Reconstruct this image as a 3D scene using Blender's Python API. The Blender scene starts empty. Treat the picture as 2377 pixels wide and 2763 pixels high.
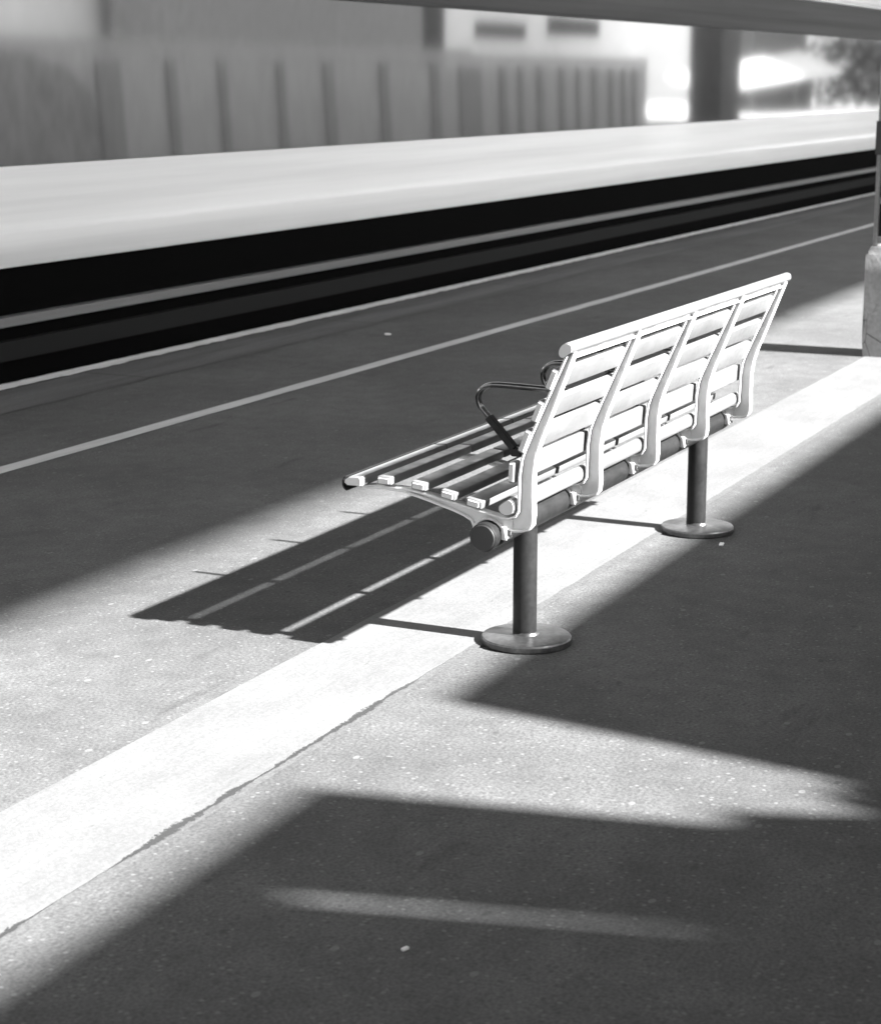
import bpy, bmesh, math, random
from mathutils import Vector, Matrix
from mathutils.geometry import tessellate_polygon
random.seed(7)
R = math.radians
scene = bpy.context.scene
col = scene.collection

# ------------------------------------------------------------------ camera
SUN_EL = 33.5
EYE = 1.64
cam_d = bpy.data.cameras.new('camera')
cam = bpy.data.objects.new('camera', cam_d)
col.objects.link(cam)
az, th = R(25.464), R(12.540)
fw = Vector((math.cos(az)*math.cos(th), math.sin(az)*math.cos(th), -math.sin(th)))
rt = Vector((math.sin(az), -math.cos(az), 0))
up = rt.cross(fw)
mw = Matrix(((rt.x, up.x, -fw.x, 0), (rt.y, up.y, -fw.y, 0), (rt.z, up.z, -fw.z, EYE), (0, 0, 0, 1)))
cam.matrix_world = mw
cam_d.sensor_fit = 'HORIZONTAL'
cam_d.sensor_width = 36.0
cam_d.lens = 36.0*5270/2377
cam_d.clip_start = 0.05
cam_d.clip_end = 3000
cam_d.dof.use_dof = True
cam_d.dof.focus_distance = 5.6
cam_d.dof.aperture_fstop = 7.0
scene.camera = cam

# ------------------------------------------------------------------ sky, sun, exposure (black-and-white photograph: neutral light)
w = bpy.data.worlds.new('World')
scene.world = w
w.use_nodes = True
nt = w.node_tree
bg = nt.nodes['Background']
sky = nt.nodes.new('ShaderNodeTexSky')
sky.sky_type = 'NISHITA'
sky.sun_disc = False
sky.sun_elevation = R(SUN_EL)
sky.sun_rotation = R(180)
bw = nt.nodes.new('ShaderNodeRGBToBW')
nt.links.new(sky.outputs[0], bw.inputs[0])
nt.links.new(bw.outputs[0], bg.inputs[0])
bg.inputs[1].default_value = 0.12
sd = bpy.data.lights.new('sun', 'SUN')
sd.energy = 5.0
sd.angle = R(1.0)
sun = bpy.data.objects.new('sun', sd)
col.objects.link(sun)
sun.rotation_euler = (R(90-SUN_EL), 0, R(-.1))
sun.location = (0, -20, 15)
scene.view_settings.view_transform = 'Standard'
scene.view_settings.look = 'None'
scene.view_settings.exposure = 3.0
scene.view_settings.gamma = 1
scene.cycles.use_denoising = True
scene.cycles.max_bounces = 10

# ------------------------------------------------------------------ materials
def new_mat(name, base=0.5, rough=0.5, metal=0.0, spec=0.5):
    m = bpy.data.materials.new(name)
    m.use_nodes = True
    b = m.node_tree.nodes['Principled BSDF']
    b.inputs['Base Color'].default_value = (base, base, base, 1)
    b.inputs['Roughness'].default_value = rough
    b.inputs['Metallic'].default_value = metal
    b.inputs['Specular IOR Level'].default_value = spec
    return m

class N:
    """short-hand for building a node graph of grey values"""
    def __init__(self, m):
        self.t = m.node_tree
        self.b = self.t.nodes['Principled BSDF']
        self.co = self.t.nodes.new('ShaderNodeTexCoord').outputs['Object']
    def link(self, a, sock):
        if hasattr(a, 'links'): self.t.links.new(a, sock)
        else: sock.default_value = a
    def map(self, scale=(1, 1, 1), loc=(0, 0, 0)):
        n = self.t.nodes.new('ShaderNodeMapping')
        n.inputs['Scale'].default_value = scale
        n.inputs['Location'].default_value = loc
        self.t.links.new(self.co, n.inputs[0])
        return n.outputs[0]
    def noise(self, scale, vec=None, detail=4, rough=0.6):
        n = self.t.nodes.new('ShaderNodeTexNoise')
        n.inputs['Scale'].default_value = scale
        n.inputs['Detail'].default_value = detail
        n.inputs['Roughness'].default_value = rough
        self.t.links.new(vec or self.co, n.inputs['Vector'])
        return n.outputs[0]
    def voro(self, scale, vec=None, out='Distance', feature='F1', rnd=1.0, dims='2D'):
        n = self.t.nodes.new('ShaderNodeTexVoronoi')
        n.voronoi_dimensions = dims
        n.feature = feature
        n.inputs['Scale'].default_value = scale
        n.inputs['Randomness'].default_value = rnd
        self.t.links.new(vec or self.co, n.inputs['Vector'])
        return n.outputs[out]
    def math(self, op, a, b=0.0, c=0.0):
        n = self.t.nodes.new('ShaderNodeMath')
        n.operation = op
        self.link(a, n.inputs[0]); self.link(b, n.inputs[1]); self.link(c, n.inputs[2])
        return n.outputs[0]
    def ramp(self, v, a, b, lo=0.0, hi=1.0):
        n = self.t.nodes.new('ShaderNodeMapRange')
        n.interpolation_type = 'SMOOTHSTEP'
        self.link(v, n.inputs[0])
        n.inputs[1].default_value = a; n.inputs[2].default_value = b
        self.link(lo, n.inputs[3]); self.link(hi, n.inputs[4])
        return n.outputs[0]
    def mix(self, f, a, b):
        n = self.t.nodes.new('ShaderNodeMix')
        n.data_type = 'FLOAT'
        self.link(f, n.inputs[0]); self.link(a, n.inputs[2]); self.link(b, n.inputs[3])
        return n.outputs[0]
    def xyz(self):
        n = self.t.nodes.new('ShaderNodeSeparateXYZ')
        self.t.links.new(self.co, n.inputs[0])
        return n.outputs
    def bump(self, h, strength, dist):
        n = self.t.nodes.new('ShaderNodeBump')
        n.inputs['Strength'].default_value = strength
        n.inputs['Distance'].default_value = dist
        self.t.links.new(h, n.inputs['Height'])
        self.t.links.new(n.outputs[0], self.b.inputs['Normal'])
    def base(self, v):
        self.t.links.new(v, self.b.inputs['Base Color'])
    def rough(self, v):
        self.t.links.new(v, self.b.inputs['Roughness'])

def asphalt_mat():
    m = new_mat('asphalt', .08, .85, spec=.35)
    n = N(m)
    big = n.noise(1.1, detail=3)
    mid = n.noise(9, detail=4)
    fine = n.noise(115, detail=4, rough=.7)
    v = n.ramp(big, .3, .72, .064, .09)
    v = n.math('MULTIPLY', v, n.ramp(mid, .25, .75, .86, 1.14))
    v = n.math('MULTIPLY', v, n.ramp(fine, .32, .68, .7, 1.3))
    # light aggregate stones and dark pits
    d = n.voro(70); c = n.voro(70, out='Color')
    sep = n.t.nodes.new('ShaderNodeSeparateColor'); n.t.links.new(c, sep.inputs[0])
    stone = n.math('MULTIPLY', n.ramp(sep.outputs[0], .925, .95), n.ramp(d, .28, .42, 1, 0))
    v = n.mix(n.math('MULTIPLY', stone, .55), v, .16)
    pit = n.math('MULTIPLY', n.ramp(sep.outputs[1], .88, .92), n.ramp(d, .3, .5, 1, 0))
    v = n.mix(n.math('MULTIPLY', pit, .7), v, .05)
    # trodden flat spots of old gum and scraps, larger and rarer
    st = n.map((1, 1.6, 1))
    d2 = n.voro(4.2, st); c2 = n.voro(4.2, st, out='Color')
    sep2 = n.t.nodes.new('ShaderNodeSeparateColor'); n.t.links.new(c2, sep2.inputs[0])
    gum = n.math('MULTIPLY', n.ramp(sep2.outputs[0], .84, .86), n.ramp(d2, .045, .06, 1, 0))
    v = n.mix(n.math('MULTIPLY', gum, .55), v, .17)
    dark = n.math('MULTIPLY', n.ramp(sep2.outputs[1], .84, .86), n.ramp(d2, .03, .075, 1, 0))
    v = n.mix(n.math('MULTIPLY', dark, .6), v, .035)
    # faint stains
    stain = n.noise(3.2, n.map((.5, 2.0, 1), (4, 2, 0)), detail=5)
    v = n.math('MULTIPLY', v, n.ramp(stain, .62, .74, 1.0, .66))
    n.base(v)
    h = n.math('ADD', n.math('MULTIPLY', fine, .6), n.math('MULTIPLY', d, -.7))
    n.bump(h, .3, .004)
    return m

def strip_mat():
    m = new_mat('trowelled_concrete', .17, .8, spec=.3)
    n = N(m)
    x, y, z = n.xyz()
    v = n.ramp(n.noise(2.4, n.map((.9, 1.3, 1)), detail=6), .3, .72, .108, .138)
    fine = n.noise(110, detail=3)
    v = n.math('MULTIPLY', v, n.ramp(fine, .3, .7, .88, 1.1))
    lines = n.noise(60, n.map((.05, 1, 1)), detail=3)
    v = n.math('MULTIPLY', v, n.ramp(lines, .3, .7, .97, 1.03))
    sp = n.noise(17, n.map((.7, 2.2, 1), (3, 0, 0)), detail=4)
    v = n.math('MULTIPLY', v, n.ramp(sp, .66, .76, 1.0, .55))
    # broken joint with the asphalt: crumbled dark crack along the near edge
    wob = n.noise(5.0, n.map((1, .0, 0)), detail=6, rough=.7)
    yy = n.math('SUBTRACT', y, n.math('ADD', 2.284, n.math('MULTIPLY', wob, .03)))
    near = n.ramp(x, 4.2, 5.0, 1, .0)
    thick = n.math('MULTIPLY', near, n.ramp(n.noise(2.2, n.map((1, 0, 0), (1.7, 0, 0)), detail=4), .40, .62, .0004, .013))
    crumb = n.noise(70, detail=5, rough=.8)
    dist = n.math('SUBTRACT', n.math('ABSOLUTE', yy), n.math('MULTIPLY', thick, n.ramp(crumb, .3, .62, .15, 1.5)))
    crack = n.math('MULTIPLY', n.ramp(dist, -.0006, .0012, 1, 0), n.ramp(x, 4.4, 5.2, 1, .25))
    edge = n.ramp(yy, -.002, .002, 1, 0)
    asp = n.math('MULTIPLY', n.ramp(n.noise(140, detail=3), .3, .7, .75, 1.3), .08)
    v = n.mix(edge, v, asp)
    v = n.mix(crack, v, .028)
    n.base(v)
    h = n.math('ADD', n.math('MULTIPLY', fine, .5), n.math('MULTIPLY', lines, .5))
    n.bump(n.math('ADD', h, n.math('MULTIPLY', crack, -1.5)), .35, .005)
    return m

def coping_mat():
    m = new_mat('old_coping_concrete', .1, .8, spec=.3)
    n = N(m)
    x, y, z = n.xyz()
    v = n.ramp(n.noise(2.0, n.map((.25, 2.5, 1)), detail=5), .3, .7, .075, .125)
    v = n.math('MULTIPLY', v, n.ramp(n.noise(120, detail=3), .3, .7, .85, 1.15))
    fr = n.math('FRACT', n.math('MULTIPLY', n.math('ADD', x, .55), 1/2.75))
    jt = n.ramp(n.math('ABSOLUTE', n.math('SUBTRACT', fr, .5)), .0016, .003, 1, 0)
    v = n.mix(jt, v, .02)
    n.base(v)
    n.bump(n.noise(90, detail=4), .3, .004)
    return m

def paint_mat(name, val, wear, wearval):
    m = new_mat(name, val, .6, spec=.4)
    n = N(m)
    v = n.ramp(n.noise(6, n.map((.4, 2, 1)), detail=5), .3, .72, val*.82, val*1.05)
    wr = n.noise(16, n.map((.22, 1.6, 1)), detail=6, rough=.75)
    v = n.mix(n.ramp(wr, 1-wear, 1-wear+.1), v, wearval)
    n.base(v)
    n.bump(n.noise(110, detail=4), .4, .004)
    return m

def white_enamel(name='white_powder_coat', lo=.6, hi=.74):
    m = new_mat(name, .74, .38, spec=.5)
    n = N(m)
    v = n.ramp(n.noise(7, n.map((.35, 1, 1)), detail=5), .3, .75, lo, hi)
    sc = n.noise(26, n.map((.12, 2.2, 2.2)), detail=4)
    v = n.math('MULTIPLY', v, n.ramp(sc, .6, .8, 1.0, .86))
    n.base(v)
    n.rough(n.ramp(n.noise(14, detail=4), .3, .7, .3, .5))
    n.bump(n.noise(60, n.map((.3, 1, 1)), detail=3), .06, .002)
    return m

def metal_mat(name, base, rough, metal, streak=.4):
    m = new_mat(name, base, rough, metal)
    n = N(m)
    v = n.ramp(n.noise(5, n.map((3, 3, .6)), detail=5), .3, .72, base*(1-streak), base*(1+streak))
    v = n.math('MULTIPLY', v, n.ramp(n.noise(70, detail=4), .25, .75, .8, 1.2))
    n.base(v)
    n.rough(n.ramp(n.noise(11, detail=5), .3, .7, rough*.8, min(1, rough*1.3)))
    return m

M = {}
M['asphalt'] = asphalt_mat()
M['strip'] = strip_mat()
M['coping'] = coping_mat()
M['edge_paint'] = paint_mat('worn_white_edge_paint', .86, .4, .3)
M['line_paint'] = paint_mat('dull_line_paint', .5, .25, .2)
M['white'] = white_enamel()
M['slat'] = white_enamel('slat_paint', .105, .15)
M['cap'] = new_mat('slat_end_cap', .55, .5)
M['graphite'] = metal_mat('dark_galvanised_steel', .015, .4, 0.0, .12)
M['graphite'].node_tree.nodes['Principled BSDF'].inputs['Specular IOR Level'].default_value = .22
M['plate'] = metal_mat('worn_base_plate_steel', .13, .36, .75, .3)
M['black'] = new_mat('black_plastic', .02, .5)
M['armrest'] = metal_mat('polished_tube_steel', .12, .17, 1.0, .12)
M['dark_trim'] = new_mat('dark_rubber_trim', .018, .45, 0, .3)

def cracked_concrete():
    m = new_mat('weathered_pillar_concrete', .3, .85, spec=.3)
    n = N(m)
    v = n.ramp(n.noise(3.2, detail=6), .3, .72, .25, .36)
    v = n.math('MULTIPLY', v, n.ramp(n.noise(45, detail=5), .25, .75, .85, 1.12))
    x, y, z = n.xyz()
    ck = n.voro(5.5, n.map((1, 1.4, .8)), feature='DISTANCE_TO_EDGE', dims='3D')
    low = n.ramp(z, .1, .36, 1, 0)
    crack = n.math('MULTIPLY', n.ramp(ck, .006, .02, 1, 0), low)
    v = n.mix(crack, v, .06)
    n.base(v)
    n.bump(n.math('SUBTRACT', n.noise(28, detail=6), n.math('MULTIPLY', crack, 2)), .5, .012)
    return m
M['pillar'] = cracked_concrete()

def train_paint(name, base, rough, coat, streak=.1):
    m = new_mat(name, base, rough, spec=.5)
    n = N(m)
    v = n.ramp(n.noise(3, n.map((.05, 1, 3.0)), detail=5), .3, .7, base*(1-streak), base*(1+streak*.5))
    n.base(v)
    b = n.b
    b.inputs['Coat Weight'].default_value = coat
    b.inputs['Coat Roughness'].default_value = .06
    return m
M['train_body'] = train_paint('off_white_train_paint', .7, .45, .18)
M['train_body'].node_tree.nodes['Principled BSDF'].inputs['Specular IOR Level'].default_value = .12
M['train_dark'] = new_mat('black_underframe', .003, .9, 0, .02)
M['train_grey'] = train_paint('grey_step_paint', .14, .5, 0, .25)
M['train_dim'] = new_mat('sooty_grey_paint', .016, .8, 0, .05)
M['cantrail'] = train_paint('dark_grey_train_paint', .06, .6, 0, .25)
M['cantrail'].node_tree.nodes['Principled BSDF'].inputs['Specular IOR Level'].default_value = .1
M['gutter'] = train_paint('pale_gutter_paint', .55, .4, .2)
M['train_roof'] = train_paint('pale_train_roof', .75, .5, 0)

def window_glass():
    m = new_mat('mirror_tinted_glass', .5, .1, 1.0)
    n = N(m)
    b = n.b
    b.inputs['Roughness'].default_value = .05
    b.inputs['Anisotropic'].default_value = .9
    tg = n.t.nodes.new('ShaderNodeTangent')
    tg.direction_type = 'RADIAL'; tg.axis = 'X'
    n.t.links.new(tg.outputs[0], b.inputs['Tangent'])
    return m
M['glass'] = window_glass()
M['dark_glass'] = new_mat('smoked_glass', .015, .12)
M['steel_grey'] = metal_mat('grey_painted_steel', .2, .5, 0, .15)
M['paper'] = new_mat('white_paper', .8, .8)

def plain(name, base, rough=.8, scale=2.5, var=.2, stretch=(1, 1, 1)):
    m = new_mat(name, base, rough, spec=.3)
    n = N(m)
    v = n.ramp(n.noise(scale, n.map(stretch), detail=5), .3, .7, base*(1-var), base*(1+var))
    n.base(v)
    return m
M['yard'] = plain('pale_gravel', .34, .9, 1.5, .25)
M['ballast'] = plain('dark_ballast', .03, .95, 20, .5)
M['timber'] = plain('grey_fence_timber', .55, .85, 3, .18, (8, 8, .6))
M['timber_dark'] = plain('stained_fence_timber', .36, .85, 3, .2, (8, 8, .6))
M['brick'] = plain('brown_brick', .36, .9, 6, .3)
M['dark_brick'] = plain('dark_brick', .1, .9, 6, .3)
M['dark_room'] = new_mat('dark_window_opening', .02, .9, 0, .1)
M['white_wall'] = plain('white_house_wall', .9, .8, 2, .06)
M['render'] = plain('pale_wall_render', .5, .9, 2, .12)
M['roof_metal'] = plain('canopy_sheet_metal', .3, .6, 2, .2)
M['white_roof'] = plain('white_ramp_roofing', .8, .6, 2, .08)
M['hedge'] = plain('hedge_leaf', .06, .8, 9, .5)
M['wood_post'] = M['steel_grey']

# ------------------------------------------------------------------ mesh helpers
def link_mesh(name, bm, mat, parent=None, smooth=None, kind=None):
    me = bpy.data.meshes.new(name)
    bmesh.ops.recalc_face_normals(bm, faces=bm.faces)
    bm.to_mesh(me); bm.free()
    me.materials.append(mat)
    if smooth is not None:
        me.shade_smooth()
        me.set_sharp_from_angle(angle=R(smooth))
    o = bpy.data.objects.new(name, me)
    col.objects.link(o)
    if parent: o.parent = parent
    if kind: o['kind'] = kind
    return o

def thing(name, label, cat, loc=(0, 0, 0), group=None):
    o = bpy.data.objects.new(name, None)
    o.empty_display_size = .1
    col.objects.link(o)
    o.location = loc
    o['label'] = label; o['category'] = cat
    if group: o['group'] = group
    return o

def tag(o, label, cat, group=None):
    o['label'] = label; o['category'] = cat
    if group: o['group'] = group
    return o

def box(bm, lo, hi, bev=0.0, seg=2, mat4=None):
    r = bmesh.ops.create_cube(bm, size=1)
    vs = r['verts']
    s = [(hi[i]-lo[i]) for i in range(3)]; c = [(hi[i]+lo[i])/2 for i in range(3)]
    for v in vs:
        v.co = Vector((v.co.x*s[0], v.co.y*s[1], v.co.z*s[2]))
    if bev > 0:
        es = list({e for v in vs for e in v.link_edges})
        rr = bmesh.ops.bevel(bm, geom=es, offset=bev, segments=seg, affect='EDGES', profile=.5)
        vs = list({v for f in rr['faces'] for v in f.verts} | {v for v in vs if v.is_valid})
    M4 = Matrix.Translation(c) if mat4 is None else Matrix.Translation(c) @ mat4
    for v in vs: v.co = M4 @ v.co
    return vs

def sheet(bm, x0, x1, y0, y1, z, nx=1, jy0=0.0, jy1=0.0):
    """flat sheet along X whose long edges may wander a little"""
    lo, hi = [], []
    for i in range(nx+1):
        x = x0+(x1-x0)*i/nx
        lo.append(bm.verts.new((x, y0+random.uniform(-jy0, jy0), z)))
        hi.append(bm.verts.new((x, y1+random.uniform(-jy1, jy1), z)))
    for i in range(nx):
        bm.faces.new((lo[i], lo[i+1], hi[i+1], hi[i]))

def prism(bm, pts, z0, z1):
    """horizontal polygon (x, y) between two heights"""
    a = [bm.verts.new((x, y, z0)) for x, y in pts]
    b = [bm.verts.new((x, y, z1)) for x, y in pts]
    n = len(pts)
    bm.faces.new(a[::-1]); bm.faces.new(b)
    for i in range(n):
        bm.faces.new((a[i], a[(i+1) % n], b[(i+1) % n], b[i]))

def prof_x(bm, pts, x0, x1, closed=True, caps=True):
    """(y, z) profile run along X"""
    a = [bm.verts.new((x0, y, z)) for y, z in pts]
    b = [bm.verts.new((x1, y, z)) for y, z in pts]
    n = len(pts)
    for i in range(n if closed else n-1):
        bm.faces.new((a[i], a[(i+1) % n], b[(i+1) % n], b[i]))
    if closed and caps:
        bm.faces.new(a[::-1]); bm.faces.new(b)

def prof_y(bm, pts, y0, y1):
    """(x, z) profile run along Y"""
    a = [bm.verts.new((x, y0, z)) for x, z in pts]
    b = [bm.verts.new((x, y1, z)) for x, z in pts]
    n = len(pts)
    for i in range(n):
        bm.faces.new((a[i], a[(i+1) % n], b[(i+1) % n], b[i]))
    bm.faces.new(a[::-1]); bm.faces.new(b)

def catmull(pts, k=4, closed=False):
    out = []
    n = len(pts)
    rng = range(n) if closed else range(n-1)
    for i in rng:
        p = [Vector(pts[(i+j) % n]) if closed else Vector(pts[min(max(i+j, 0), n-1)]) for j in (-1, 0, 1, 2)]
        for s in range(k):
            t = s/k
            out.append(.5*((2*p[1]) + (p[2]-p[0])*t + (2*p[0]-5*p[1]+4*p[2]-p[3])*t*t + (3*p[1]-p[0]-3*p[2]+p[3])*t**3))
    if not closed: out.append(Vector(pts[-1]))
    return out

def tube(bm, pts, r, seg=14, r2=None):
    pts = [Vector(p) for p in pts]
    rings = []
    up_ = None
    for i, p in enumerate(pts):
        d = (pts[min(i+1, len(pts)-1)]-pts[max(i-1, 0)]).normalized()
        if up_ is None:
            up_ = d.orthogonal().normalized()
        up_ = (up_-d*up_.dot(d)).normalized()
        s = d.cross(up_)
        rings.append([bm.verts.new(p+(up_*math.cos(2*math.pi*k/seg)+s*math.sin(2*math.pi*k/seg))*r) for k in range(seg)])
    for a, b in zip(rings, rings[1:]):
        for k in range(seg):
            bm.faces.new((a[k], a[(k+1) % seg], b[(k+1) % seg], b[k]))
    bm.faces.new(rings[0][::-1]); bm.faces.new(rings[-1])

def lathe(bm, prof, c, axis='Z', seg=48):
    """(radius, height) profile turned about an axis through c"""
    rings = []
    for r, h in prof:
        ring = []
        for k in range(seg):
            a = 2*math.pi*k/seg
            u, v = r*math.cos(a), r*math.sin(a)
            co = (c[0]+u, c[1]+v, c[2]+h) if axis == 'Z' else (c[0]+h, c[1]+u, c[2]+v)
            ring.append(bm.verts.new(co))
        rings.append(ring)
    for a, b in zip(rings, rings[1:]):
        for k in range(seg):
            bm.faces.new((a[k], a[(k+1) % seg], b[(k+1) % seg], b[k]))
    bm.faces.new(rings[0][::-1]); bm.faces.new(rings[-1])
    return [v for r_ in rings for v in r_]

# ------------------------------------------------------------------ setting: platform, lines, ground
bm = bmesh.new()
box(bm, (-30, -5.6, -1.05), (190, 6.60, 0.0))
link_mesh('platform', bm, M['asphalt'], kind='structure')
bm = bmesh.new(); sheet(bm, -30, 190, 2.272, 2.712, .004, 900, .001, .0025)
link_mesh('platform_strip', bm, M['strip'], kind='structure')
bm = bmesh.new(); sheet(bm, -30, 190, 6.11, 6.56, .004, 1200, .006, .0)
link_mesh('platform_edge', bm, M['coping'], kind='structure')
bm = bmesh.new(); sheet(bm, -30, 190, 6.568, 6.69, .0085, 3600, .011, .004)
link_mesh('platform_edge_line', bm, M['edge_paint'], kind='structure')
bm = bmesh.new(); box(bm, (-30, 6.601, -1.05), (190, 6.685, .0075))
link_mesh('platform_edge_wall', bm, M['coping'], kind='structure')
bm = bmesh.new(); sheet(bm, -30, 190, 5.166, 5.262, .004, 1100, .003, .003)
link_mesh('platform_line', bm, M['line_paint'], kind='structure')
bm = bmesh.new(); sheet(bm, -400, 1200, -600, 600, -1.06)
link_mesh('ground', bm, M['ballast'], kind='structure')
bm = bmesh.new(); box(bm, (-60, -90, -1.0), (460, -5.61, -.02))
link_mesh('station_yard', bm, M['yard'], kind='structure')

# ------------------------------------------------------------------ bench
bench = thing('platform_bench', 'white slatted metal bench with five curved frames on two dark posts, seen from behind', 'bench', (5.96, 2.17, 0))
def bp(name, bm, mat, parent=bench, smooth=35):
    o = link_mesh(name, bm, mat, None, smooth)
    o.parent = parent
    o.matrix_parent_inverse = Matrix.Translation(-Vector((5.96, 2.17, 0)))
    return o
def bsub(name, bm, mat, parent, smooth=35):
    o = link_mesh(name, bm, mat, None, smooth)
    o.parent = parent
    return o

FX = [4.93+.5225*i for i in range(5)]
BEAM = (2.193, .375); BR = .0415
arc = []
for k in range(9):
    a = R(172-(172+12)*k/8)    # over the top of the beam, from seat side to back side
    arc.append((BEAM[0]+math.cos(math.pi-a)*-.0, 0))
arc = [(BEAM[0]+.0455*math.cos(R(a)), BEAM[1]+.0455*math.sin(R(a))) for a in range(-2, 190, 16)]
outline = [(1.938, .909), (1.985, .785), (2.036, .655), (2.050, .610), (2.056, .560), (2.057, .500), (2.055, .445), (2.058, .415), (2.070, .400), (2.090, .394), (2.118, .392)]
outline += [(2.134, .398)] + [p for p in arc[::-1] if p[0] > 2.1485]
outline += [(2.2385, .392), (2.247, .412), (2.270, .424), (2.305, .436), (2.38, .457), (2.46, .476), (2.53, .4795), (2.600, .477), (2.612, .4815),
            (2.600, .486), (2.53, .4885), (2.455, .4885), (2.40, .4815), (2.33, .468), (2.251, .4525), (2.19, .440), (2.150, .4325), (2.128, .4325), (2.111, .4395), (2.102, .455),
            (2.101, .500), (2.100, .555), (2.093, .603), (2.083, .632), (2.059, .688), (2.009, .800), (1.9615, .9055)]
def make_frame(x):
    bm = bmesh.new()
    pts = [Vector(p) for p in outline]
    n = len(pts)
    # web
    a = [bm.verts.new((x-.004, p.x, p.y)) for p in pts]
    b = [bm.verts.new((x+.004, p.x, p.y)) for p in pts]
    for t in tessellate_polygon([[Vector((p.x, p.y, 0)) for p in pts]]):
        bm.faces.new([a[i] for i in t]); bm.faces.new([b[i] for i in t[::-1]])
    # flange all round, its inside pulled into the web
    area = sum(pts[i].x*pts[(i+1) % n].y-pts[(i+1) % n].x*pts[i].y for i in range(n))
    sgn = 1 if area > 0 else -1
    T = .0085
    rings = []
    for i in range(n):
        W = .0160 if i > n-24 else .0130   # front and seat side flanges are a little broader
        t = (pts[(i+1) % n]-pts[i-1]).normalized()
        nn = Vector((t.y, -t.x))*sgn           # outward
        o_ = pts[i]+nn*.0015; in_ = pts[i]-nn*(T-.0015)
        rr = []
        for (f, xx) in ((0, -W+.003), (0, W-.003), (.12, W-.0008), (.35, W), (.7, W), (1, W-.0025), (1, -W+.0025), (.7, -W), (.35, -W), (.12, -W+.0008)):
            q = o_*(1-f)+in_*f
            rr.append(bm.verts.new((x+xx, q.x, q.y)))
        rings.append(rr)
    for i in range(n):
        A, B = rings[i], rings[(i+1) % n]
        for k in range(10):
            bm.faces.new((A[k], A[(k+1) % 10], B[(k+1) % 10], B[k]))
    # rib between elbow and beam seat
    box(bm, (x-.010, 2.118, .398), (x+.010, 2.150, .428), .003, 1)
    fr = bp('frame', bm, M['white'], smooth=38)
    # clamp with its bolts
    bm = bmesh.new()
    box(bm, (x-.017, 2.1335, .366), (x+.017, 2.1515, .405), .003, 2)
    for dx in (-.009, .009):
        for v in lathe(bm, [(.0045, 0), (.0045, .004), (.003, .006)], (0, 0, 0), 'Z', 10): v.co = Vector((x+dx+v.co.x, 2.1335-v.co.z, .374+v.co.y))
    bsub('clamp', bm, M['white'], fr)
    return fr
for x in FX: make_frame(x)

def slat(name, x0, x1, y, z, wd, tk, tilt, mat, bev=.005):
    """board along X; wd across, tk thick, tilt about X (degrees)"""
    bm = bmesh.new()
    box(bm, (x0, y-wd/2, z-tk/2), (x1, y+wd/2, z+tk/2), bev, 3, Matrix.Rotation(R(tilt), 4, 'X'))
    return bp(name, bm, mat)

bays = []
for i in range(4):
    a = 4.912 if i == 0 else FX[i]+.006
    b = FX[i+1]-.006 if i < 3 else 7.045
    bays.append((a, b))
# four rows of back slats (y, z of the centre, tilt from horizontal)
for (y, z, t, wd) in ((2.0025, .8325, 112, .064), (2.0435, .7405, 112, .066), (2.0810, .6545, 111, .071), (2.1195, .5635, 93, .062)):
    for i, (a, b) in enumerate(bays):
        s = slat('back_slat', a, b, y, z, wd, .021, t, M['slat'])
        if i == 0:
            bm = bmesh.new()
            box(bm, (a-.0035, y-wd/2+.005, z-.008), (a+.001, y+wd/2-.005, z+.008), .0018, 1, Matrix.Rotation(R(t), 4, 'X'))
            bsub('end_cap', bm, M['cap'], s)
# seat rows
for (y, z, t) in ((2.509, .5095, 0), (2.399, .5035, 6), (2.307, .4855, 10.5), (2.2265, .4690, 10.5)):
    for i, (a, b) in enumerate(bays):
        a2 = 4.890 if i == 0 else a
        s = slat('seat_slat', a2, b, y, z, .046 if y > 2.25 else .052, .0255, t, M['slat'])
        if i == 0:
            bm = bmesh.new()
            box(bm, (a2-.0035, y-.018, z-.0085), (a2+.001, y+.018, z+.0085), .0018, 1, Matrix.Rotation(R(t), 4, 'X'))
            bsub('end_cap', bm, M['cap'], s)
# rounded rear seat slat by the elbow
D = [(2.112, .447), (2.121, .4405), (2.136, .4375), (2.150, .4425), (2.1585, .453), (2.157, .466), (2.146, .476), (2.130, .486), (2.119, .4855), (2.111, .476), (2.1085, .461)]
for i, (a, b) in enumerate(bays):
    bm = bmesh.new()
    prof_x(bm, catmull(D, 3, True), a, b)
    s = bp('seat_slat', bm, M['slat'])
    if i == 0:
        bm = bmesh.new()
        c = Vector((2.1335, .4605))
        prof_x(bm, [tuple(c+(Vector(p)-c)*.86) for p in catmull(D, 3, True)], a-.0035, a+.001)
        bsub('end_cap', bm, M['cap'], s)
# nose slat with its dark front trim
NS = [(2.575, .490), (2.6215, .4895), (2.632, .497), (2.629, .507), (2.617, .5145), (2.579, .5165), (2.574, .511)]
for i, (a, b) in enumerate(bays):
    bm = bmesh.new(); prof_x(bm, NS, 4.878 if i == 0 else a, b)
    s = bp('seat_slat', bm, M['slat'], smooth=20)
    if i == 0:
        bm = bmesh.new()
        c = Vector((2.602, .5025))
        prof_x(bm, [tuple(c+(Vector(p)-c)*.88) for p in NS], 4.8745, 4.879)
        bsub('end_cap', bm, M['cap'], s)
bm = bmesh.new()
TR = [(2.6335, .513), (2.640, .508), (2.6445, .497), (2.643, .483), (2.637, .474), (2.629, .470)]
TR2 = [(p[0]-.0035, p[1]-.001 if k < 3 else p[1]+.0035) for k, p in enumerate(TR)]
prof_x(bm, TR+TR2[::-1], 4.888, 7.05)
bp('front_trim', bm, M['dark_trim'])
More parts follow.
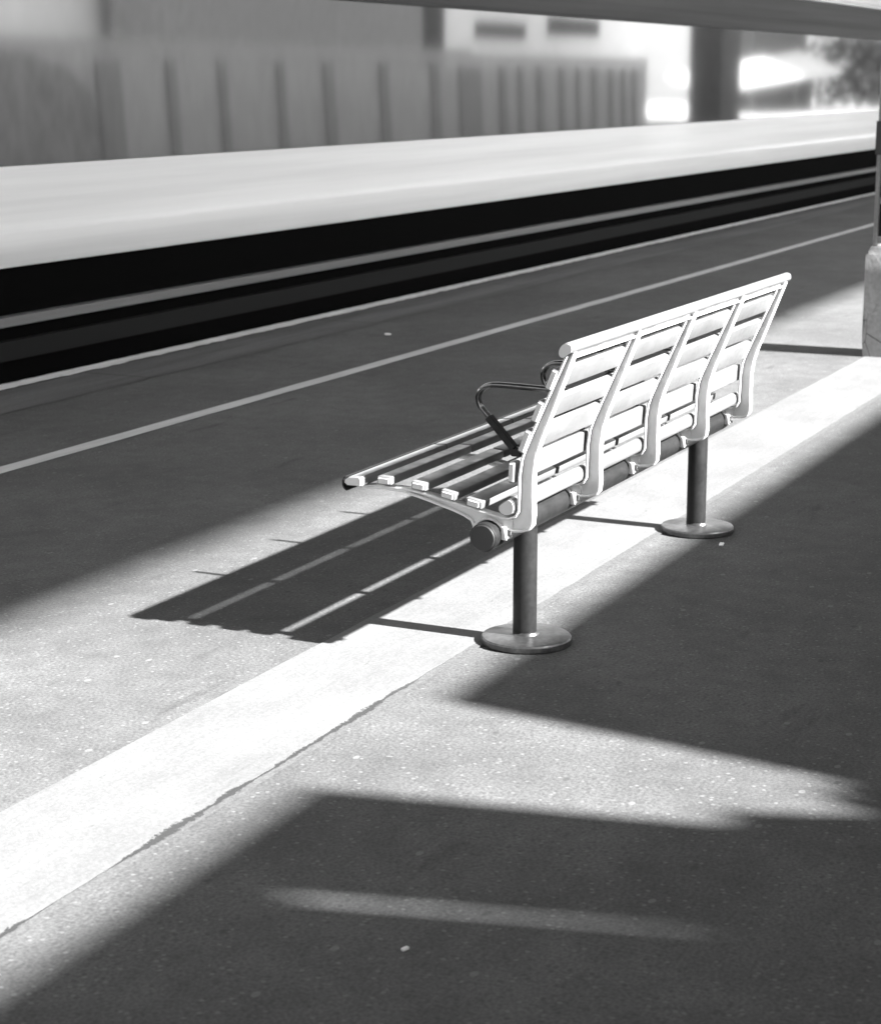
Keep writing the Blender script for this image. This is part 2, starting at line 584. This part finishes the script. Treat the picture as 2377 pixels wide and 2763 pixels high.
# top rail and the thin lip under it
RL = [(1.9372, .9145), (1.9365, .928), (1.941, .9355), (1.953, .939), (1.966, .9345), (1.975, .922), (1.978, .909), (1.973, .8985), (1.962, .8965), (1.949, .906)]
bm = bmesh.new(); prof_x(bm, catmull(RL, 3, True), 4.899, 7.072)
rail = bp('top_rail', bm, M['slat'])
bm = bmesh.new()
c = Vector((1.957, .918))
prof_x(bm, [tuple(c+(Vector(p)-c)*.9) for p in catmull(RL, 3, True)], 4.8955, 4.900)
bsub('end_cap', bm, M['cap'], rail)
bm = bmesh.new()
prof_x(bm, [(1.950, .8905), (1.950, .8955), (1.975, .8945), (1.975, .8895)], 4.93, 7.03)
bp('rail_lip', bm, M['white'])
# beam with end caps
bm = bmesh.new()
lathe(bm, [(BR-.003, 0), (BR, .003), (BR, 2.19), (BR-.003, 2.193)], (4.882, BEAM[0], BEAM[1]), 'X', 48)
beam = bp('beam', bm, M['graphite'], smooth=40)
for x0, s in ((4.882, -1), (7.075, 1)):
    bm = bmesh.new()
    lathe(bm, [(BR-.004, 0), (BR-.0035, .0025*s), (BR-.006, .005*s), (.004, .0055*s)], (x0, BEAM[0], BEAM[1]), 'X', 48)
    bsub('end_cap', bm, M['black'], beam)
# two posts on round base plates
for x in (5.155, 6.772):
    bm = bmesh.new()
    lathe(bm, [(.0355, .026), (.0355, .352)], (x, 2.178, 0), 'Z', 48)
    leg = bp('leg', bm, M['graphite'], smooth=40)
    bm = bmesh.new()
    lathe(bm, [(.131, .0), (.1345, .005), (.1345, .018), (.131, .0225), (.120, .0250), (.04, .0280), (.0365, .033), (.0355, .036), (.02, .036)], (x, 2.172, 0), 'Z', 72)
    bsub('base_plate', bm, M['plate'], leg, 30)
# three looped armrests
for x in FX[1:4]:
    bm = bmesh.new()
    P = [(x, 2.055, .710), (x, 2.14, .712), (x, 2.30, .7155), (x, 2.40, .7165), (x, 2.436, .711), (x, 2.458, .696), (x, 2.4665, .673), (x, 2.460, .648), (x, 2.445, .630), (x, 2.400, .583), (x, 2.345, .524)]
    tube(bm, catmull(P, 5), .0095, 16)
    ar = bp('armrest', bm, M['armrest'], smooth=60)
    bm = bmesh.new()
    d = Vector((2.345-2.445, .524-.630)); L = d.length; ang = math.atan2(d.y, d.x)
    c = ((2.345+2.430)/2, (.524+.6145)/2)
    box(bm, (x-.013, c[0]-L*.44, c[1]-.011), (x+.013, c[0]+L*.44, c[1]+.011), .002, 1, Matrix.Rotation(ang, 4, 'X'))
    box(bm, (x-.012, 2.318, .4985), (x+.012, 2.352, .5255), .003, 1)
    bsub('arm_bracket', bm, M['dark_trim'], ar)

# ------------------------------------------------------------------ train standing at the platform
TX0, TX1 = -40, 185
train = thing('passenger_train', 'long pale train with mirrored window band and black skirt alongside the platform', 'train', (20, 8.2, -1.0))
def tp(name, pts, mat, closed=True, x0=TX0, x1=TX1, smooth=None):
    bm = bmesh.new(); prof_x(bm, pts, x0, x1, closed)
    o = link_mesh(name, bm, mat, None, smooth)
    o.parent = train
    o.matrix_parent_inverse = Matrix.Translation(-Vector((20, 8.2, -1.0)))
    return o
tp('body_panel', [(6.86, .618), (6.792, .618), (6.781, .630), (6.770, .775), (6.7675, .795), (6.768, .808), (6.772, .820), (6.777, .838), (6.780, .87), (6.781, 1.168), (6.86, 1.168)], M['train_body'], smooth=40)
tp('window_band', [(6.7835, 1.171), (6.7835, 2.176), (6.85, 2.176), (6.85, 1.171)], M['glass'])
tp('cantrail', [(6.776, 2.179), (6.776, 2.196), (6.784, 2.202), (6.80, 2.33), (6.803, 2.335), (6.806, 2.60), (6.95, 2.60), (6.95, 2.179)], M['cantrail'])
tp('gutter', [(6.792, 2.603), (6.776, 2.612), (6.776, 2.632), (6.80, 2.645), (6.806, 2.66), (6.95, 2.66), (6.95, 2.603)], M['gutter'])
tp('roof', [(6.806, 2.663), (6.85, 2.76), (7.0, 2.90), (7.35, 3.02), (8.2, 3.08), (9.05, 3.02), (9.4, 2.90), (9.55, 2.76), (9.6, 2.663)], M['train_roof'], smooth=60)
tp('skirt', [(6.84, .615), (6.832, .40), (6.832, -.10), (6.86, -.80), (9.5, -.80), (9.56, .615)], M['train_dark'])
tp('step_board', [(6.831, .352), (6.772, .350), (6.768, .345), (6.768, .300), (6.772, .296), (6.831, .294)], M['train_grey'])
tp('lower_rail', [(6.831, .215), (6.790, .213), (6.790, .105), (6.831, .103)], M['train_dim'])
tp('far_side', [(9.50, .62), (9.60, .62), (9.60, 2.66), (9.50, 2.66)], M['train_body'])

# ------------------------------------------------------------------ concrete pillar and screen at the right edge
scr = thing('station_screen', 'grey steel screen with smoked panes and black lock box on chipped concrete plinth', 'screen', (11.8, 1.9, 0))
def sp(name, bm, mat, smooth=None, parent=scr):
    o = link_mesh(name, bm, mat, None, smooth)
    o.parent = parent
    if parent is scr: o.matrix_parent_inverse = Matrix.Translation(-Vector((11.8, 1.9, 0)))
    return o
bm = bmesh.new()
prof = [(11.634, 0), (11.634, .612), (11.640, .628), (11.648, .660), (11.97, .660), (11.978, .628), (11.986, .612), (11.986, 0)]
prof_y(bm, prof, 1.0, 2.737)
bmesh.ops.subdivide_edges(bm, edges=bm.edges[:], cuts=5, use_grid_fill=True)
for v in bm.verts:
    if v.co.y > 2.70 and v.co.x < 11.67 and v.co.z < .3:
        v.co.y -= random.uniform(0, .016)
    if v.co.y > 2.72 and v.co.z > .615: v.co.y -= .014 if v.co.z < .64 else .024
sp('plinth', bm, M['pillar'], 40)
for yb in (2.690, 1.06):
    bm = bmesh.new(); box(bm, (11.672, yb-.006, .66), (11.712, yb+.018, 2.35), .003, 1)
    sp('post', bm, M['steel_grey'])
for z in (.70, .93, 2.30):
    bm = bmesh.new(); box(bm, (11.676, 1.08, z-.018), (11.706, 2.682, z+.018), .002, 1)
    sp('crossbar', bm, M['steel_grey'])
for z0, z1 in ((.719, .911), (.949, 2.281)):
    bm = bmesh.new(); box(bm, (11.690, 1.08, z0), (11.697, 2.682, z1))
    sp('pane', bm, M['dark_glass'])
bm = bmesh.new(); box(bm, (11.622, 2.56, 1.20), (11.671, 2.708, 1.395), .004, 2)
sp('lock_box', bm, M['black'])

# ------------------------------------------------------------------ unseen roofs and wall shaped to shade the platform
TAN = math.tan(R(SUN_EL))
can = thing('shade_canopy', 'unseen high flat canopy shaped to shade the platform, slats added at its rear edge for half shade', 'canopy', (10, 0, 0))
def cp(name, bm, mat, par, loc):
    o = link_mesh(name, bm, mat); o.parent = par
    o.matrix_parent_inverse = Matrix.Translation(-Vector(loc)); return o
HC = 6.5
yr = 3.66-HC/TAN
bm = bmesh.new()
prism(bm, [(-22, yr+.72), (8.5, yr+.72), (11.5, yr), (70, yr), (70, 6.4), (-22, 6.4)], HC, HC+.14)  # unseen roof, outline set to place the far shadow edge
cp('roof', bm, M['roof_metal'], can, (10, 0, 0))
bm = bmesh.new()
for k in range(18):  # fine slats added so the shadow edge fades through a half-tone
    y = yr+.01+k*.039
    box(bm, (-22, y, HC), (8.5+3*(1-k*.039/.72)-.1, y+.020, HC+.02))
cp('half_shade_slats', bm, M['roof_metal'], can, (10, 0, 0))
for x in (-12, -3, 19):
    bm = bmesh.new(); lathe(bm, [(.08, -.02), (.08, HC)], (x, yr+.9, 0), 'Z', 16)
    cp('post', bm, M['steel_grey'], can, (10, 0, 0))

HL = 3.1
off = HL/TAN
aw = thing('shade_awning', 'unseen low awning behind the viewer, its gap cut to throw a sun patch on the asphalt', 'awning', (3, -4, 0))
yf = 2.17-off
sun_gap = [(3.80, 2.17), (3.99, 1.23), (4.035, 1.215), (4.078, 1.265), (4.13, 1.10), (4.205, .94), (4.235, 1.035), (4.275, 1.10), (4.30, 1.00), (4.335, 1.11), (4.375, 1.02), (4.40, 1.18), (4.435, 1.42), (4.535, 2.17)]  # gap added to the roof, cut to the outline of the sunlit patch
pts = [(-22, yf)] + [(3.80, yf)] + [(x, y-off) for x, y in sun_gap[1:-1]] + [(4.535, yf), (14.5, yf), (14.5, -5.6), (-22, -5.6)]
bm = bmesh.new()
prism(bm, pts, HL-.05, HL)
aw_roof = cp('awning_roof', bm, M['roof_metal'], aw, (3, -4, 0))
# added narrow slit through the roof, shaped to throw a faint sun streak
cut = bmesh.new()
prism(cut, [(3.200, 1.95-off), (3.242, 1.95-off), (3.462, 1.06-off), (3.440, 1.06-off)], HL-.2, HL+.2)
cm = bpy.data.meshes.new('slit_cut'); bmesh.ops.recalc_face_normals(cut, faces=cut.faces); cut.to_mesh(cm); cut.free()
co_ = bpy.data.objects.new('slit_cut', cm); col.objects.link(co_)
md = aw_roof.modifiers.new('slit', 'BOOLEAN'); md.operation = 'DIFFERENCE'; md.object = co_; md.solver = 'EXACT'
dg = bpy.context.evaluated_depsgraph_get()
nm = bpy.data.meshes.new_from_object(aw_roof.evaluated_get(dg))
aw_roof.modifiers.clear(); aw_roof.data = nm
bpy.data.objects.remove(co_)
for x in (-12, -3, 14):
    bm = bmesh.new(); box(bm, (x-.05, yf+.05, 0), (x+.05, yf+.15, HL-.05), .008, 1)
    cp('awning_post', bm, M['steel_grey'], aw, (3, -4, 0))
st = thing('sun_block_building', 'unseen station building with tall windows, added behind the viewer to block low sun', 'building', (-4, -7, 0))
bm = bmesh.new(); box(bm, (-22, -9.5, -.02), (14.5, -5.62, 3.04))  # unseen wall added to stop sun coming in under the roof
cp('wall', bm, M['render'], st, (-4, -7, 0))
for k in range(7):
    bm = bmesh.new(); x = -19+k*4.6
    box(bm, (x, -5.64, .9), (x+1.2, -5.57, 2.5))
    wv = cp('window', bm, M['dark_glass'], st, (-4, -7, 0))
bm = bmesh.new(); prof_x(bm, [(-9.9, 3.05), (-5.62, 3.06), (-7.6, 4.15)], -22.3, 14.8)
cp('roof', bm, M['dark_brick'], st, (-4, -7, 0))

# ------------------------------------------------------------------ what the train windows mirror
fen = thing('timber_fence', 'grey boarded fence mirrored in the train windows', 'fence', (40, -8, 0))
posts = [(30.9, .75), (33.0, .30), (34.9, .28), (37.25, .30), (39.4, .45), (42.1, .42), (44.9, .45), (47.0, 1.3), (49.1, .42), (50.3, .3), (51.7, .42), (53.3, .38), (54.6, .3), (55.9, .38), (57.3, .35), (58.4, .3), (59.4, .35)]
bm = bmesh.new()
x = 15.0
while x < 60.5:
    wd = random.uniform(.13, .17)
    box(bm, (x, -8.0-random.uniform(0, .02), -.02), (x+wd, -7.97, 1.96+random.uniform(-.02, .02)))
    x += wd+.006
cp('boards', bm, M['timber'], fen, (40, -8, 0))
for (px, wd) in posts:
    bm = bmesh.new()
    a = bm.verts
    prof_y(bm, [(px-wd/2-.1, 1.95), (px+wd/2-.1, 1.95), (px+wd/2+.1, -.02), (px-wd/2+.1, -.02)], -7.96, -7.90)
    cp('raking_post', bm, M['timber_dark'], fen, (40, -8, 0))
bm = bmesh.new(); box(bm, (15, -8.03, 2.0), (60.6, -7.97, 2.24)); box(bm, (15, -8.05, 2.245), (47, -7.94, 2.36))
cp('top_rail', bm, M['timber'], fen, (40, -8, 0))
shed = thing('arched_shed', 'dark round-shouldered shed mirrored at the left of the train windows', 'shed', (24, -7, 0))
ap = [(18, -.02), (18, 2.1)]+[(26.3+2.9*math.sin(R(a)), 1.0+1.1*math.cos(R(a))) for a in range(0, 91, 9)]+[(29.3, -.02)]
bm = bmesh.new(); prof_y(bm, ap, -7.6, -7.05)
cp('wall', bm, M['brick'], shed, (24, -7, 0))
hs = thing('brick_house', 'dark brick house mirrored above the fence', 'house', (44, -14, 0))
bm = bmesh.new(); box(bm, (39.7, -14, -.02), (52.5, -12, 5.2)); cp('wall', bm, M['brick'], hs, (44, -14, 0))
bm = bmesh.new(); box(bm, (52.5, -14, -.02), (54.4, -12.2, 5.0)); cp('annex', bm, M['dark_brick'], hs, (44, -14, 0))
bm = bmesh.new(); prof_x(bm, [(-14.4, 5.2), (-11.6, 5.2), (-13, 6.4)], 39.4, 52.8); cp('roof', bm, M['dark_brick'], hs, (44, -14, 0))
wt = thing('sky_cover_terrace', 'long pale terrace with dark upper windows, added to cover bright sky mirrored above the fence', 'house', (54, -15, 0))
bm = bmesh.new(); box(bm, (26, -19, -.02), (77.9, -14.5, 6.4)); cp('wall', bm, M['white_wall'], wt, (54, -15, 0))  # put behind the fence to cover over-bright sky in the mirrored view
bm = bmesh.new(); prof_x(bm, [(-19.4, 6.4), (-14.1, 6.4), (-16.75, 8.4)], 25.7, 78.3); cp('roof', bm, M['dark_brick'], wt, (54, -15, 0))
for k in range(13):
    x = 30.2+k*3.45
    if 60 < x < 75: continue
    bm = bmesh.new(); box(bm, (x, -14.51, 4.2), (x+1.5, -14.44, 5.7)); cp('window', bm, M['dark_glass'], wt, (54, -15, 0))
for (x0, x1, z0, z1) in ((61.6, 65.9, 2.98, 3.5), (68.0, 73.2, 3.2, 3.85), (31.0, 33.6, 1.2, 1.9)):
    bm = bmesh.new(); box(bm, (x0, -14.51, z0), (x1, -14.44, z1)); wn = cp('window', bm, M['dark_room'], wt, (54, -15, 0))
    bm = bmesh.new(); box(bm, (x0-.1, -14.52, z0-.12), (x1+.1, -14.40, z0-.002)); f_ = link_mesh('sill', bm, M['white_wall']); f_.parent = wn
ft = thing('far_sky_cover', 'far pale house row added to cover bright sky mirrored beyond the dark brick tower', 'house', (280, -50, 0))
bm = bmesh.new(); box(bm, (140, -56, -.02), (430, -48, 9)); cp('wall', bm, M['white_wall'], ft, (280, -50, 0))  # added to dim the patch of sky that the windows mirror
bm = bmesh.new(); prof_x(bm, [(-56.5, 9), (-47.5, 9), (-52, 13)], 139.5, 430.5); cp('roof', bm, M['brick'], ft, (280, -50, 0))
tw = thing('brick_tower', 'dark brick lift tower mirrored right of the fence', 'tower', (68, -9, 0))
bm = bmesh.new(); box(bm, (68.5, -9.2, -.02), (70.8, -8, 6.5)); cp('wall', bm, M['dark_brick'], tw, (68, -9, 0))
bm = bmesh.new(); box(bm, (68.3, -9.4, 6.5), (71.0, -7.8, 6.75)); cp('roof', bm, M['roof_metal'], tw, (68, -9, 0))
rp = thing('ramp_canopy', 'white sloping ramp roof mirrored at the right of the train windows', 'canopy', (97, -14, 0))
bm = bmesh.new()
A_ = [(86.0, -14, .95), (110, -14, 2.05), (110, -16.6, 3.2), (86.0, -16.2, 1.75)]
lo = [bm.verts.new(p) for p in A_]; hi = [bm.verts.new((p[0], p[1], p[2]-.12)) for p in A_]
bm.faces.new(lo); bm.faces.new(hi[::-1])
for i in range(4): bm.faces.new((lo[i], lo[(i+1) % 4], hi[(i+1) % 4], hi[i]))
cp('roof', bm, M['white_roof'], rp, (97, -14, 0))
for x in (88, 96, 104, 109):
    bm = bmesh.new(); box(bm, (x, -15.2, -.02), (x+.15, -15.05, .95+(x-86)/24*1.1)); cp('post', bm, M['steel_grey'], rp, (97, -14, 0))
bm = bmesh.new(); prof_y(bm, [(95, -.02), (95, 1.2), (109.5, 1.95), (109.5, -.02)], -15.8, -15.6); cp('side_wall', bm, M['dark_brick'], rp, (97, -14, 0))
fh = thing('far_house', 'dark gabled house mirrored behind the sloping ramp roof', 'house', (108, -19, 0))
bm = bmesh.new(); box(bm, (102.5, -18.5, -.02), (113, -17, 4.4)); cp('wall', bm, M['dark_brick'], fh, (108, -19, 0))
bm = bmesh.new(); prof_x(bm, [(-18.9, 4.4), (-16.6, 4.4), (-17.75, 6)], 102.1, 113.4); cp('roof', bm, M['brick'], fh, (108, -19, 0))
hd = bmesh.new()
for k in range(2600):
    p = Vector((random.uniform(112, 135), random.uniform(-17, -13.2), random.uniform(0, 1)**.8*4.2))
    s = random.uniform(.15, .35)
    n_ = Vector((random.uniform(-1, 1), random.uniform(-1, 1), random.uniform(-1, 1))).normalized()
    u = n_.orthogonal().normalized()*s; v_ = n_.cross(u).normalized()*s*.6
    hd.faces.new([hd.verts.new(p+u), hd.verts.new(p+v_), hd.verts.new(p-u), hd.verts.new(p-v_)])
tag(link_mesh('hedge', hd, M['hedge']), 'tall dark hedge mirrored at the far right of the train windows', 'hedge')

# ------------------------------------------------------------------ litter
for (x, y, sx, sy, rz, lab) in ((6.593, 2.022, .037, .016, 12, 'small white paper scrap on the asphalt beside the far base plate'),
                               (3.116, 1.559, .016, .009, -20, 'crumpled white scrap lying in the foreground shade'),
                               (11.336, 5.779, .05, .04, 30, 'white litter scrap lying near the platform edge beyond the bench')):
    bm = bmesh.new()
    box(bm, (-sx/2, -sy/2, .001), (sx/2, sy/2, .007), .0015, 1, Matrix.Rotation(R(rz), 4, 'Z'))
    o = tag(link_mesh('paper_scrap', bm, M['paper']), lab, 'litter', 'paper scraps on the platform')
    o.location = (x, y, .0)
